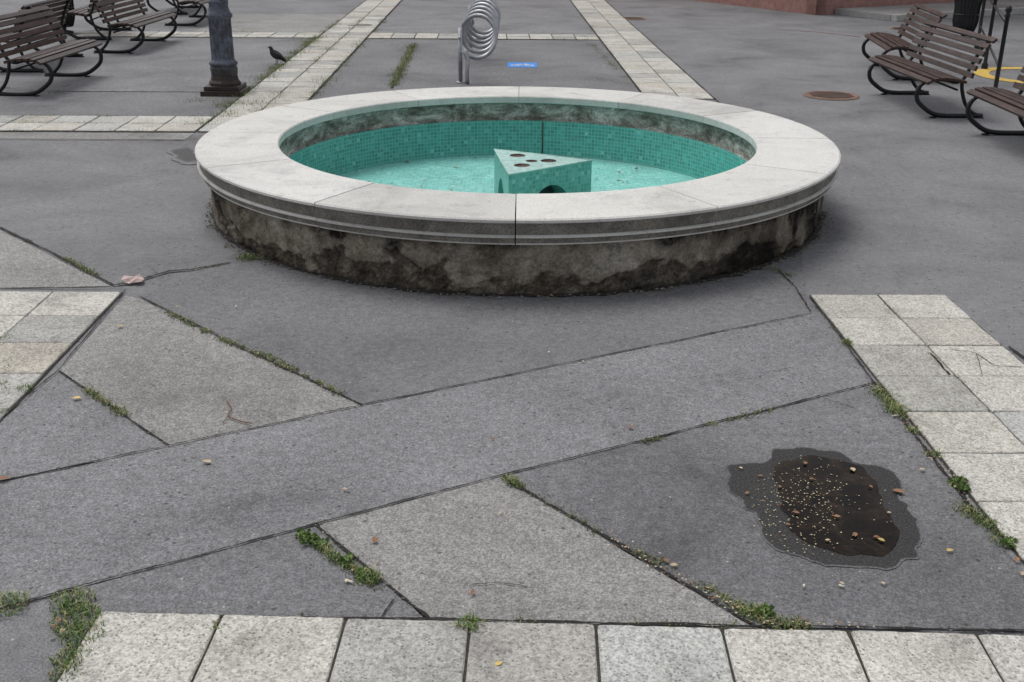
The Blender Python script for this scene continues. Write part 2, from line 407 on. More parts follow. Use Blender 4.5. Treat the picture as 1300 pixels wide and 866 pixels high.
# ------------------------------------------------------------ fountain
def fountain():
    root = empty('fountain', FC)
    m, nt, b = new_mat('coping_stone'); N = NT(nt); co = N.coord()
    f = N.noise(co, 110, 3, .75); g = N.noise(co, 1.6, 6, .68, .6); g2 = N.noise(co, 9, 5, .72, .4)
    at, _ = N.vcol('tone')
    c = N.mix(1.0, (.60, .59, .56), N.ramp(f, [(.3, .76), (.7, 1.15)]), 'MULTIPLY')
    c = N.mix(1.0, c, N.ramp(g, [(.3, .74), (.5, 1.0), (.7, 1.07)]), 'MULTIPLY')
    c = N.mix(1.0, c, N.ramp(g2, [(.26, .66), (.42, 1.0), (.7, 1.05)]), 'MULTIPLY')
    c = N.mix(1.0, c, at, 'MULTIPLY')
    N.link(c, b.inputs['Base Color']); b.inputs['Roughness'].default_value = .75
    N.link(N.bump(f, .25, .002), b.inputs['Normal']); m_top = m
    m, nt, b = new_mat('coping_rough_band'); N = NT(nt); co = N.coord()
    f = N.noise(co, 90, 4, .8); g = N.noise(co, 5, 5, .7, .5)
    c = N.mix(1.0, (.24, .225, .195), N.ramp(f, [(.3, .4), (.7, 1.45)]), 'MULTIPLY')
    c = N.mix(1.0, c, N.ramp(g, [(.3, .5), (.6, 1.1)]), 'MULTIPLY')
    N.link(c, b.inputs['Base Color']); b.inputs['Roughness'].default_value = .95
    N.link(N.bump(f, .9, .006), b.inputs['Normal']); m_band = m
    prof = [(1.797, T, 0), (2.366, T, 0), (2.378, T-.008, 0), (2.379, T-.022, 0), (2.364, T-.030, 1), (2.352, T-.096, 1), (2.355, T-.099, 0), (2.372, T-.102, 0), (2.372, T-.113, 0), (2.356, T-.117, 1), (2.350, T-.146, 1), (2.352, T-.149, 0), (2.350, T-.158, 0),
            (2.20, T-.158, 1), (2.20, T-.062, 0), (1.797, T-.062, 0), (1.789, T-.056, 0), (1.789, T-.008, 0)]
    bm = bmesh.new(); tone = bm.loops.layers.color.new('tone'); gap = .0032/2.1
    for sgm in range(12):
        a0 = radians(-90.4+30*sgm)+gap; a1 = radians(-90.4+30*(sgm+1))-gap; n = 20
        dz = random.uniform(-.0015, .0015); v = random.uniform(.92, 1.05); rings = []
        for k in range(n+1):
            a = a0+(a1-a0)*k/n
            chip = -.002 if k in (0, n) else 0
            rings.append([bm.verts.new(((r+(chip if r > 2 else 0))*cos(a), (r+(chip if r > 2 else 0))*sin(a), z+dz+(chip*.6 if z == T else 0))) for r, z, mi in prof])
        fs = []
        for k in range(n):
            for j in range(len(prof)):
                j2 = (j+1) % len(prof)
                f = bm.faces.new((rings[k][j], rings[k+1][j], rings[k+1][j2], rings[k][j2]))
                f.material_index = prof[j][2]; fs.append(f)
        fs.append(bm.faces.new(rings[0])); fs.append(bm.faces.new(rings[-1][::-1]))
        for f in fs:
            for lp in f.loops: lp[tone] = (v, v, v*.995, 1)
    mk(bm, 'coping', [m_top, m_band], root, recalc=True)
    # outer wall : blotchy render, eroded towards the foot
    m, nt, b = new_mat('weathered_render'); N = NT(nt); co = N.coord()
    _, sp = N.vcol('er'); er, dk = sp[0], sp[1]
    f = N.noise(co, 60, 5, .8); g = N.noise(co, 2.6, 8, .76, .5); h = N.noise(co, 9, 6, .78, .3)
    col = N.ramp(g, [(.32, (.08, .066, .048)), (.43, (.22, .187, .142)), (.53, (.35, .31, .25)), (.63, (.50, .465, .395))])
    col = N.mix(1.0, col, N.ramp(h, [(.32, .35), (.46, .92), (.68, 1.3)]), 'MULTIPLY')
    col = N.mix(1.0, col, N.ramp(f, [(.3, .5), (.7, 1.35)]), 'MULTIPLY')
    stone = N.ramp(h, [(.34, (.022, .018, .014)), (.48, (.075, .062, .046)), (.60, (.20, .17, .13)), (.72, (.38, .34, .27))])
    stone = N.mix(1.0, stone, N.ramp(f, [(.3, .35), (.7, 1.6)]), 'MULTIPLY')
    col = N.mix(er, col, stone)
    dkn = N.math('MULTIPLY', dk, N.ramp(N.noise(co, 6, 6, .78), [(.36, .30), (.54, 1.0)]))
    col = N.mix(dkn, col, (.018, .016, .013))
    N.link(col, b.inputs['Base Color']); b.inputs['Roughness'].default_value = .95; b.inputs['Specular IOR Level'].default_value = .2
    N.link(N.bump(N.math('ADD', f, h), 1.0, .016), b.inputs['Normal'])
    bm = bmesh.new(); cl = bm.loops.layers.color.new('er'); S = 1200; R = 40; info = {}
    rings = []
    for j in range(R+1):
        z = -.01+(T-.15+.01)*j/R; ring = []
        for k in range(S):
            a = 2*pi*k/S; ca, sa = cos(a), sin(a); q = Vector((ca*2.3, sa*2.3, z))
            n1 = noise.fractal(q*1.9+Vector((3, 1, 0)), 1.0, 2.0, 6); n2 = noise.noise(q*13); n3 = noise.noise(q*24); n4 = noise.noise(q*60)
            side = .5+.5*cos(a-radians(-30))
            lim = -.02+.20*side+.26*n1+.04*n2+.02*n3
            e = max(0, min(1, (lim-z)/.012+.5))
            r = 2.292+.008*n1+.006*n2+.004*n4 - e*(.018+.012*n2) + e*.014*n3+e*.008*n4
            v = bm.verts.new((r*ca, r*sa, z)); ring.append(v)
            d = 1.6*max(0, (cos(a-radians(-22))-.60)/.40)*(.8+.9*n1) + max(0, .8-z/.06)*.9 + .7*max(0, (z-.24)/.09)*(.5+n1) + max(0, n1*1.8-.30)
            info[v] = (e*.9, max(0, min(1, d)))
        rings.append(ring)
    for j in range(R):
        for k in range(S):
            f = bm.faces.new((rings[j][k], rings[j][(k+1) % S], rings[j+1][(k+1) % S], rings[j+1][k])); f.smooth = True
            for lp in f.loops: e, d = info[lp.vert]; lp[cl] = (e, d, 0, 1)
    mk(bm, 'outer_wall', m, root)
    # inner concrete band
    m, nt, b = new_mat('stained_concrete'); N = NT(nt); co = N.coord()
    mp = nt.nodes.new('ShaderNodeMapping'); mp.inputs['Scale'].default_value = (3, 3, 6); N.link(co, mp.inputs['Vector'])
    g = N.noise(mp.outputs[0], 1.3, 7, .78, .5); f = N.noise(co, 60, 4, .7)
    c = N.ramp(g, [(.30, (.045, .04, .032)), (.42, (.13, .12, .10)), (.52, (.28, .27, .24)), (.64, (.55, .54, .50))])
    c = N.mix(1.0, c, N.ramp(f, [(.3, .6), (.7, 1.3)]), 'MULTIPLY')
    N.link(c, b.inputs['Base Color']); b.inputs['Roughness'].default_value = .95
    N.link(N.bump(f, .6, .006), b.inputs['Normal'])
    bm = bmesh.new(); lathe(bm, [(1.826, T-.062), (1.826, .36), (1.824, .277), (1.806, .272)], 200); mk(bm, 'basin_concrete', m, root, smooth=True)
    def mosaic(name, stops, grout, sc=40, dirt=.5, mottle=(.9, 1.05)):
        m, nt, b = new_mat(name); N = NT(nt); uv = N.coord('UV'); co = N.coord()
        s = N.vmath('SCALE', uv, scale=sc); fl = N.vmath('FLOOR', s); fr = N.vmath('FRACTION', s)
        wn = nt.nodes.new('ShaderNodeTexWhiteNoise'); wn.noise_dimensions = '3D'; N.link(fl, wn.inputs['Vector'])
        c = N.ramp(wn.outputs['Value'], stops)
        sx = nt.nodes.new('ShaderNodeSeparateXYZ'); N.link(fr, sx.inputs[0])
        gx = N.math('GREATER_THAN', N.math('ABSOLUTE', N.math('SUBTRACT', sx.outputs[0], .5)), .42)
        gy = N.math('GREATER_THAN', N.math('ABSOLUTE', N.math('SUBTRACT', sx.outputs[1], .5)), .42)
        gm = N.math('MAXIMUM', gx, gy)
        c = N.mix(gm, c, grout)
        g = N.noise(co, 2.2, 6, .7, .6); g2 = N.noise(co, 12, 5, .7, .3)
        c = N.mix(1.0, c, N.ramp(g, [(.3, mottle[0]), (.7, mottle[1])]), 'MULTIPLY')
        c = N.mix(N.ramp(g2, [(.58, 0.0), (.75, dirt)]), c, (.12, .13, .10))
        N.link(c, b.inputs['Base Color']); b.inputs['Roughness'].default_value = .35
        N.link(N.bump(gm, -.3, .001), b.inputs['Normal'])
        return m
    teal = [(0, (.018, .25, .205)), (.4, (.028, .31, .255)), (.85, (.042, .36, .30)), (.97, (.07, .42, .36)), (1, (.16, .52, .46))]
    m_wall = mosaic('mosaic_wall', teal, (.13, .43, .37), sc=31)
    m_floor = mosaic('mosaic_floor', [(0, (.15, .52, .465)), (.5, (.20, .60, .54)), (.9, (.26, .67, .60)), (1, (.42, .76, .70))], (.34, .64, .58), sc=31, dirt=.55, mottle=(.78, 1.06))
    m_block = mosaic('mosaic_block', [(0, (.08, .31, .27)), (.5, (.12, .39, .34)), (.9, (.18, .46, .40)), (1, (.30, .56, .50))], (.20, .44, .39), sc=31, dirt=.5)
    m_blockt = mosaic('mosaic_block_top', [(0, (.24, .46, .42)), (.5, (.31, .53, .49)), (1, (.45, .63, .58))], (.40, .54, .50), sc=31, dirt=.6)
    bm = bmesh.new(); uvl = bm.loops.layers.uv.new('UVMap'); S = 240
    prof = [(1.806, .272), (1.80, .264), (1.80, -.03), (1.785, -.045)]
    rings = []
    for r, z in prof: rings.append([bm.verts.new((r*cos(2*pi*k/S), r*sin(2*pi*k/S), z)) for k in range(S)])
    for j in range(3):
        for k in range(S):
            f = bm.faces.new((rings[j][k], rings[j+1][k], rings[j+1][(k+1) % S], rings[j][(k+1) % S])); f.smooth = True
            us = [2*pi*k/S*1.8, 2*pi*k/S*1.8, 2*pi*(k+1)/S*1.8, 2*pi*(k+1)/S*1.8]
            zs = [prof[j][1], prof[j+1][1], prof[j+1][1], prof[j][1]]
            for lp, u, z in zip(f.loops, us, zs): lp[uvl].uv = (u, z)
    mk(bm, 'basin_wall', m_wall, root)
    bm = bmesh.new(); uvl = bm.loops.layers.uv.new('UVMap'); prof = [(1.785, -.045), (1.2, -.052), (.6, -.058), (.0001, -.06)]
    lathe(bm, prof, S)
    for f in bm.faces:
        for lp in f.loops: lp[uvl].uv = (lp.vert.co.x, lp.vert.co.y)
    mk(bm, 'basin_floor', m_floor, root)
    m_pipe = simple('dark_pipe', (.05, .06, .05), .6, nscale=30)
    bm = bmesh.new(); a = radians(82.4)
    tube(bm, [(1.792*cos(a), 1.792*sin(a), .262), (1.792*cos(a), 1.792*sin(a), -.035)], .006, 8)
    tube(bm, [(1.792*cos(a), 1.792*sin(a), -.03), (1.5*cos(a), 1.5*sin(a), -.042)], .006, 8)
    mk(bm, 'pipe', m_pipe, root)
    A = Vector((-.155, 8.73, 0))-FC; B = Vector((.605, 8.36, 0))-FC; C = Vector((-.035, 7.85, 0))-FC
    zt, zb = .30, -.06
    bm = bmesh.new(); uvl = bm.loops.layers.uv.new('UVMap')
    cen = (A+B+C)/3
    def face(vs, uvs, mi=0):
        f = bm.faces.new([bm.verts.new(v) for v in vs]); f.material_index = mi
        for lp, u in zip(f.loops, uvs): lp[uvl].uv = u
    tri = [A, C, B]
    for i in range(3):
        p, q = tri[i], tri[(i+1) % 3]; d = (q-p); L = d.length; d.normalize(); nrm = Vector((d.y, -d.x, 0))
        if nrm.dot(cen-p) > 0: nrm = -nrm
        ar = .20; na = 16
        arch = [(L/2-ar*cos(pi*k/na), zb+ar*1.12*sin(pi*k/na)) for k in range(na+1)]
        def W(s, z, inn=0): v = p+d*s-nrm*inn; return Vector((v.x, v.y, z))
        face([W(0, zb), W(arch[0][0], zb), W(arch[0][0], zt), W(0, zt)], [(0, zb), (arch[0][0], zb), (arch[0][0], zt), (0, zt)])
        face([W(arch[-1][0], zb), W(L, zb), W(L, zt), W(arch[-1][0], zt)], [(arch[-1][0], zb), (L, zb), (L, zt), (arch[-1][0], zt)])
        for k in range(na):
            (x0, z0), (x1, z1) = arch[k], arch[k+1]
            face([W(x0, z0), W(x1, z1), W(x1, zt), W(x0, zt)], [(x0, z0), (x1, z1), (x1, zt), (x0, zt)])
            face([W(x0, z0), W(x0, z0, .16), W(x1, z1, .16), W(x1, z1)], [(0, z0), (.2, z0), (.2, z1), (0, z1)])
        face([W(a_[0], a_[1], .16) for a_ in arch], [(0, 0)]*len(arch), 1)
    holes = []
    for w in ((.62, .22, .16), (.24, .52, .24), (.24, .20, .56)):
        holes.append((A*w[0]+B*w[1]+C*w[2], .062))
    holes.append(((A+B+C)/3, .045))
    tv = [bm.verts.new((v.x, v.y, zt)) for v in tri]; te = [bm.edges.new((tv[i], tv[(i+1) % 3])) for i in range(3)]
    for h, r in holes:
        hv = [bm.verts.new((h.x+r*cos(2*pi*k/24), h.y+r*sin(2*pi*k/24), zt)) for k in range(24)]
        te += [bm.edges.new((hv[k], hv[(k+1) % 24])) for k in range(24)]
    res = bmesh.ops.triangle_fill(bm, edges=te, use_beauty=True)
    for f in res['geom']:
        if isinstance(f, bmesh.types.BMFace):
            c = f.calc_center_median()
            if any((Vector((c.x, c.y, 0))-h).length < r*.93 for h, r in holes): bm.faces.remove(f); continue
            f.material_index = 3
            for lp in f.loops: lp[uvl].uv = (lp.vert.co.x, lp.vert.co.y)
    for h, r in holes:
        lathe(bm, [(r, zt), (r*.97, zt-.012), (.0001, zt-.012)], 24, (h.x, h.y, 0), mi=2)
    m_dk = simple('block_interior', (.03, .05, .045), .9); m_rust = simple('rusty_nozzle', (.11, .07, .055), .8, nscale=40, var=.6)
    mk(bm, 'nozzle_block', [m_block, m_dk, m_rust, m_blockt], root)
    bm = bmesh.new()
    for i in range(3): tube(bm, [tri[i]+Vector((0, 0, zt)), tri[(i+1) % 3]+Vector((0, 0, zt))], .005, 6)
    mk(bm, 'block_edge', simple('grout_edge', (.36, .56, .50), .7), root)
fountain()
# dirt ring around the foot of the wall
bm = bmesh.new(); S = 1200; pr = None
for k in range(S+1):
    a = 2*pi*(k % S)/S; q = Vector((cos(a), sin(a), 0)); w = .006+.055*abs(noise.fractal(q*7, 1, 2, 6))+.02*abs(noise.noise(q*60))+.04*max(0, noise.noise(q*2.2+Vector((4, 0, 0))))
    p0 = FC+q*2.24; p1 = FC+q*(2.285+w)
    v = (bm.verts.new((p0.x, p0.y, .0125)), bm.verts.new((p1.x, p1.y, .0125)))
    if pr: bm.faces.new((pr[0], v[0], v[1], pr[1]))
    pr = v
mk(bm, 'dirt_ring', simple('wet_dirt', (.030, .027, .022), .9, nscale=70, var=.6, bump=.7))

# ------------------------------------------------------------ benches
m, nt, b = new_mat('bench_wood'); N = NT(nt); co = N.coord()
mp = nt.nodes.new('ShaderNodeMapping'); mp.inputs['Scale'].default_value = (40, 3, 40); N.link(co, mp.inputs['Vector'])
g = N.noise(mp.outputs[0], 1.0, 5, .7); g2 = N.noise(co, 5, 4, .6)
c = N.ramp(g, [(.3, (.017, .009, .007)), (.5, (.038, .021, .016)), (.68, (.085, .052, .041))])
c = N.mix(1.0, c, N.ramp(g2, [(.3, .7), (.7, 1.4)]), 'MULTIPLY')
N.link(c, b.inputs['Base Color']); b.inputs['Roughness'].default_value = .45; N.link(N.bump(g, .3, .002), b.inputs['Normal'])
M_wood = m
M_iron = simple('black_iron', (.012, .012, .013), .45, .2, nscale=50, var=.3)
def bench(loc, rot, L=1.75):
    root = empty('park_bench', loc, rot)
    bm = bmesh.new()
    seat = [(.40, .405), (.325, .430), (.25, .438), (.175, .434), (.10, .424), (.03, .410)]
    for i, (x, z) in enumerate(seat):
        ang = [-.55, -.16, -.03, .06, .13, .2][i]
        M = Matrix.Translation((x, 0, z)) @ Matrix.Rotation(-ang, 4, 'Y')
        box(bm, (0, random.uniform(-.006, .006), 0), (.056, L, .030), M, bev=.004)
    mk(bm, 'seat', M_wood, root)
    bm = bmesh.new()
    back = [(-.045, .475), (-.072, .55), (-.100, .625), (-.132, .70), (-.170, .775), (-.225, .835)]
    for i, (x, z) in enumerate(back):
        ang = [.25, .30, .36, .42, .55, .85][i]
        M = Matrix.Translation((x, 0, z)) @ Matrix.Rotation(-ang, 4, 'Y')
        box(bm, (0, random.uniform(-.006, .006), 0), (.028, L, .056), M, bev=.004)
    mk(bm, 'backrest', M_wood, root)
    for k, y in enumerate((-L/2+.18, L/2-.18)):
        bm = bmesh.new()
        rail = smooth_path([(-.262, y, .835), (-.195, y, .77), (-.125, y, .63), (-.07, y, .50), (-.03, y, .42), (.04, y, .382), (.16, y, .405), (.28, y, .41), (.37, y, .385), (.43, y, .34)], 5)
        tube(bm, rail, .021, 8)
        leg = smooth_path([(.43, y, .34), (.455, y, .27), (.43, y, .18), (.34, y, .10), (.24, y, .045), (.12, y, .025), (-.06, y, .023), (-.22, y, .025), (-.30, y, .025)], 6)
        tube(bm, leg, .025, 8)
        rear = smooth_path([(-.02, y, .40), (-.035, y, .30), (-.09, y, .16), (-.18, y, .06), (-.27, y, .025)], 5)
        tube(bm, rear, .021, 8)
        for xx in (.24, -.28): lathe(bm, [(.001, .0), (.04, .0), (.04, .010), (.02, .014), (.001, .014)], 14, (xx, y, .002))
        mk(bm, 'frame_%d' % (k+1), M_iron, root)
    bm = bmesh.new(); tube(bm, [(.02, -L/2+.18, .30), (.02, L/2-.18, .30)], .012, 8)
    mk(bm, 'crossbar', M_iron, root)
    return root
def bench_at(near, far, face, L=1.75, dx=0):
    a, b = P(*near), P(*far); c = (a+b)/2
    ang = math.atan2((b-a).y, (b-a).x)
    rot = ang-pi/2
    if face < 0: rot += pi
    f = Vector((cos(rot), sin(rot), 0))
    bench(c-f*(.24+dx), rot, L)
bench_at((1187, 151), (1120, 119), -1, 1.9)
bench_at((1140, 104), (1110, 82), -1, 1.7)
bench_at((1330, 212), (1256, 174), -1, 1.9)
bench_at((45, 123), (112, 97), 1, 1.9)
bench_at((158, 71), (215, 50), 1, 1.9)
bench_at((240, 36), (282, 20), 1, 1.9)
bench_at((2, 92), (58, 72), -1, 1.9)
bench_at((96, 52), (128, 38), -1, 1.8)
bench_at((200, 20), (226, 9), -1, 1.8)

# ------------------------------------------------------------ street lamp
def street_lamp(loc):
    root = empty('street_lamp', loc)
    m, nt, b = new_mat('aged_cast_iron'); N = NT(nt); co = N.coord()
    g = N.noise(co, 9, 6, .7, .4); f = N.noise(co, 60, 4, .7)
    c = N.ramp(g, [(.35, (.04, .036, .036)), (.5, (.085, .10, .13)), (.68, (.18, .205, .26))])
    c = N.mix(N.ramp(f, [(.55, 0.), (.7, .7)]), c, (.09, .055, .04))
    sx = nt.nodes.new('ShaderNodeSeparateXYZ'); N.link(co, sx.inputs[0])
    c = N.mix(N.ramp(sx.outputs[2], [(.22, 1.0), (.40, 0.0)]), c, N.ramp(g, [(.3, (.018, .013, .012)), (.7, (.055, .04, .035))]))
    N.link(c, b.inputs['Base Color']); b.inputs['Roughness'].default_value = .5; b.inputs['Metallic'].default_value = .25
    N.link(N.bump(f, .4, .003), b.inputs['Normal'])
    bm = bmesh.new()
    box(bm, (0, 0, .03), (.48, .48, .06), bev=.006)
    box(bm, (0, 0, .085), (.41, .41, .05), bev=.008)
    lathe(bm, [(.19, .11), (.19, .14), (.165, .17), (.155, .22), (.165, .30), (.150, .34)], 8, smooth=False)
    mk(bm, 'base', m, root)
    bm = bmesh.new(); S = 64
    prof = [(.150, .33), (.165, .345), (.165, .365), (.140, .385), (.132, .42), (.128, .85), (.135, .87), (.150, .885), (.150, .91), (.13, .93), (.115, .97), (.105, 1.02), (.115, 1.04), (.115, 1.06), (.085, 1.09), (.075, 1.2), (.062, 2.9), (.09, 2.93), (.09, 2.97), (.05, 3.0), (.045, 3.2)]
    rings = lathe(bm, prof, S)
    for (r, z), ring in zip(prof, rings):
        if .41 < z < .86 or 1.1 < z < 2.91:
            for k, v in enumerate(ring):
                if k % 4 in (0,): v.co.x *= .87; v.co.y *= .87
    mk(bm, 'shaft', m, root)
    gl = simple('frosted_glass', (.7, .7, .68), .25, var=.05)
    bm = bmesh.new(); lathe(bm, [(.10, 3.2), (.17, 3.22), (.24, 3.62)], 6, mi=0, smooth=False); mk(bm, 'lantern_glass', gl, root)
    bm = bmesh.new(); lathe(bm, [(.045, 3.19), (.12, 3.195), (.12, 3.205), (.04, 3.21)], 6, smooth=False)
    lathe(bm, [(.245, 3.62), (.28, 3.64), (.20, 3.75), (.08, 3.84), (.03, 3.9), (.035, 3.93), (.001, 3.98)], 6, smooth=False)
    for k in range(6):
        a = 2*pi*k/6; tube(bm, [(.172*cos(a), .172*sin(a), 3.21), (.245*cos(a), .245*sin(a), 3.63)], .01, 6)
    mk(bm, 'lantern_frame', m, root)
street_lamp(P(287, 119))

# ------------------------------------------------------------ bicycle rack (spiral)
def bike_rack():
    m = simple('galvanised_steel', (.36, .37, .39), .42, .7, nscale=12, var=.3)
    bx = P(584, 107); cx = bx.x+.225; y0 = bx.y; R = .222; cz = .56; pitch = .56; turns = 6
    root = empty('bicycle_rack', (cx, y0, 0))
    pts = [(-R+.09, -.02, 0.0), (-R+.09, -.02, .20), (-R+.10, -.01, .30)]
    a_start = radians(215); n = 26
    for k in range(int(turns*n)+1):
        a = a_start+2*pi*k/n
        pts.append((R*cos(a), pitch*k/n, cz+.245*sin(a)))
    pts += [(-R, turns*pitch+.02, .3), (-R, turns*pitch+.02, 0)]
    bm = bmesh.new(); tube(bm, smooth_path(pts, 2), .026, 10); mk(bm, 'spiral', m, root)
    bm = bmesh.new()
    for y in (.1, turns*pitch-.1):
        tube(bm, [(-R, y, 0), (-R, y, cz+.12)], .027, 10)
        lathe(bm, [(.001, .0), (.06, .0), (.06, .012), (.001, .012)], 16, (-R, y, .006))
    tube(bm, [(-R-.004, 0, cz), (-R-.004, turns*pitch, cz)], .018, 8)
    mk(bm, 'posts', m, root)
bike_rack()

# ------------------------------------------------------------ manhole covers
M_rust = simple('rusty_cast_iron', (.17, .10, .07), .7, .1, nscale=40, var=.4)
M_rustd = simple('rusty_cast_iron_dark', (.06, .04, .032), .8, .1, nscale=40, var=.4)
def manhole(uv, r):
    c = P(*uv); root = empty('manhole_cover', c)
    bm = bmesh.new(); lathe(bm, [(r, .006), (r-.01, .013), (r*.88, .013), (r*.86, .007), (r*.84, .007)], 48)
    mk(bm, 'ring', M_rust, root)
    bm = bmesh.new(); lathe(bm, [(r*.86, .007), (r*.83, .012), (.0001, .012)], 48, smooth=False)
    mk(bm, 'lid', M_rust, root)
    bm = bmesh.new(); k = 7
    for i in range(-k, k+1):
        for j in range(-k, k+1):
            x, y = i*r*.115, j*r*.115
            if x*x+y*y < (r*.78)**2: box(bm, (x, y, .0145), (r*.07, r*.07, .004))
    mk(bm, 'studs', M_rustd, root)
manhole((1055, 122), .33); manhole((457, 33), .30); manhole((803, 24), .28); manhole((1145, 37), .22)

# ------------------------------------------------------------ painted markings
def paint(name, col, wear=.55):
    m, nt, b = new_mat(name); N = NT(nt); co = N.coord()
    g = N.noise(co, 30, 5, .75, .2)
    N.link(N.mix(N.ramp(g, [(wear-.05, 0.), (wear+.08, .85)]), col, (.17, .17, .17)), b.inputs['Base Color']); b.inputs['Roughness'].default_value = .7
    return m
M_blue = paint('blue_paint', (.03, .22, .62), .62); M_white = paint('white_paint', (.65, .66, .66), .6)
c = P(663, 83); root = empty('painted_cycle_symbol', (c.x, c.y, 0))
bm = bmesh.new(); box(bm, (0, 0, .0065), (.42, .50, .001)); mk(bm, 'blue_field', M_blue, root)
bm = bmesh.new()
for sx in (-.10, .10): lathe(bm, [(.045, .0085), (.065, .0085)], 20, (sx, -.05, 0))
for p, q in (((-.1, -.05), (-.04, .06)), ((-.04, .06), (.06, .06)), ((.06, .06), (.1, -.05)), ((-.04, .06), (0, -.05)), ((0, -.05), (.06, .06)), ((.06, .06), (.04, .12))):
    d = Vector((q[0]-p[0], q[1]-p[1], 0)); n = Vector((-d.y, d.x, 0)).normalized()*.009
    P0, P1 = Vector((*p, .0088)), Vector((*q, .0088)); bm.faces.new([bm.verts.new(x) for x in (P0-n, P1-n, P1+n, P0+n)])
mk(bm, 'bicycle', M_white, root)
c = P(1322, 97); bm = bmesh.new(); lathe(bm, [(.66, .006), (.86, .006)], 72, (c.x, c.y, 0), smooth=False)
mk(bm, 'yellow_painted_ring', paint('yellow_paint', (.60, .40, .06), .56))
bm = bmesh.new(); ribbon(bm, [(985, 37), (1040, 41), (1092, 47)], .05, z=.006, step=.1, jag=.01)
mk(bm, 'red_painted_line', paint('red_paint', (.34, .14, .12), .48))

# ------------------------------------------------------------ corner building
def building():
    K = P(1035, 19); root = empty('corner_building', (K.x, K.y, 0), radians(30))
    W_, D_, H_ = 16.0, 13.0, 8.6
    st = simple('pink_stucco', (.46, .25, .21), .9, nscale=12, var=.14, bump=.5)
    pl = simple('red_granite_plinth', (.34, .18, .15), .7, nscale=60, var=.3, bump=.3)
    wh = simple('white_trim', (.62, .6, .56), .8, var=.1); gl = simple('window_glass', (.03, .035, .04), .08, nscale=.6, bump=.05)
    rf = simple('roof_tiles', (.16, .07, .05), .85, nscale=25, var=.4, bump=.8)
    bm = bmesh.new(); bx = box
    def facade(length, M):
        n = int(length/2.6); pw = length/n; rows = [(1.35, 1.7), (5.1, 1.9)]
        for i in range(n):
            x0 = i*pw; cx = x0+pw/2; ww = 1.15; za, zb_ = .55, H_
            bx(bm, (x0+(pw-ww)/4, .15, (za+zb_)/2), ((pw-ww)/2, .3, zb_-za), M)
            bx(bm, (x0+pw-(pw-ww)/4, .15, (za+zb_)/2), ((pw-ww)/2, .3, zb_-za), M)
            for za, zb_ in ((.55, 1.35), (3.05, 5.1), (7.0, H_)):
                bx(bm, (cx, .15, (za+zb_)/2), (ww, .3, zb_-za), M)
            for z0, h in rows:
                bx(tr, (cx, -.04, z0-.04), (ww+.24, .12, .08), M)
                for s_ in (-1, 1): bx(tr, (cx+s_*(ww/2+.06), -.02, z0+h/2), (.12, .05, h), M)
                bx(tr, (cx, -.03, z0+h+.07), (ww+.3, .08, .14), M)
                bx(tr, (cx, .14, z0+h/2), (.06, .05, h), M); bx(tr, (cx, .145, z0+h*.66), (ww, .05, .06), M)
                bx(gs, (cx, .19, z0+h/2), (ww, .02, h), M)
        bx(pb, (length/2, .10, .23), (length+.10, .30, .46), M)
        bx(pb, (length/2, .08, .49), (length+.16, .34, .06), M)
        bx(tr, (length/2, -.02, 4.1), (length+.1, .10, .18), M); bx(tr, (length/2, -.09, H_+.1), (length+.5, .5, .22), M)
    tr = bmesh.new(); gs = bmesh.new(); pb = bmesh.new()
    facade(W_, Matrix.Identity(4))
    Ml = Matrix.Rotation(radians(90), 4, 'Z') @ Matrix.Scale(-1, 4, Vector((0, 1, 0)))
    facade(D_, Ml)
    bx(bm, (W_/2+.15, D_-.15, H_/2), (W_-.5, .3, H_)); bx(bm, (W_-.15, D_/2, H_/2), (.3, D_-.7, H_-.02))
    bx(bm, (-.0, -.0, .55+(H_-.55)/2), (.06, .06, H_-.55))
    mk(bm, 'walls', st, root, recalc=True); mk(tr, 'trim', wh, root, recalc=True); mk(gs, 'windows', gl, root, recalc=True); mk(pb, 'plinth', pl, root, recalc=True)
    bm = bmesh.new(); o = .35; v = [bm.verts.new(p) for p in ((-o, -o, H_+.22), (W_+o, -o, H_+.22), (W_+o, D_+o, H_+.22), (-o, D_+o, H_+.22), (5, D_/2, H_+3.6), (W_-5, D_/2, H_+3.6))]
    for f in ((0, 1, 5, 4), (1, 2, 5), (2, 3, 4, 5), (3, 0, 4), (3, 2, 1, 0)): bm.faces.new([v[i] for i in f])
    mk(bm, 'roof', rf, root)
building()
bm = bmesh.new(); K = P(1035, 19); M = Matrix.Translation(K) @ Matrix.Rotation(radians(30), 4, 'Z')
box(bm, (9.2, -.85, .06), (17.5, 1.5, .12), M, bev=.01)
mk(bm, 'sidewalk', asphalt('sidewalk_concrete', .30, (1, .99, .96), grain=.3, seed=9))
bm = bmesh.new(); box(bm, (9.2, -1.69, .065), (17.5, .15, .13), M, bev=.012); mk(bm, 'kerb', simple('kerb_granite', (.40, .39, .37), .8, nscale=80, var=.2))

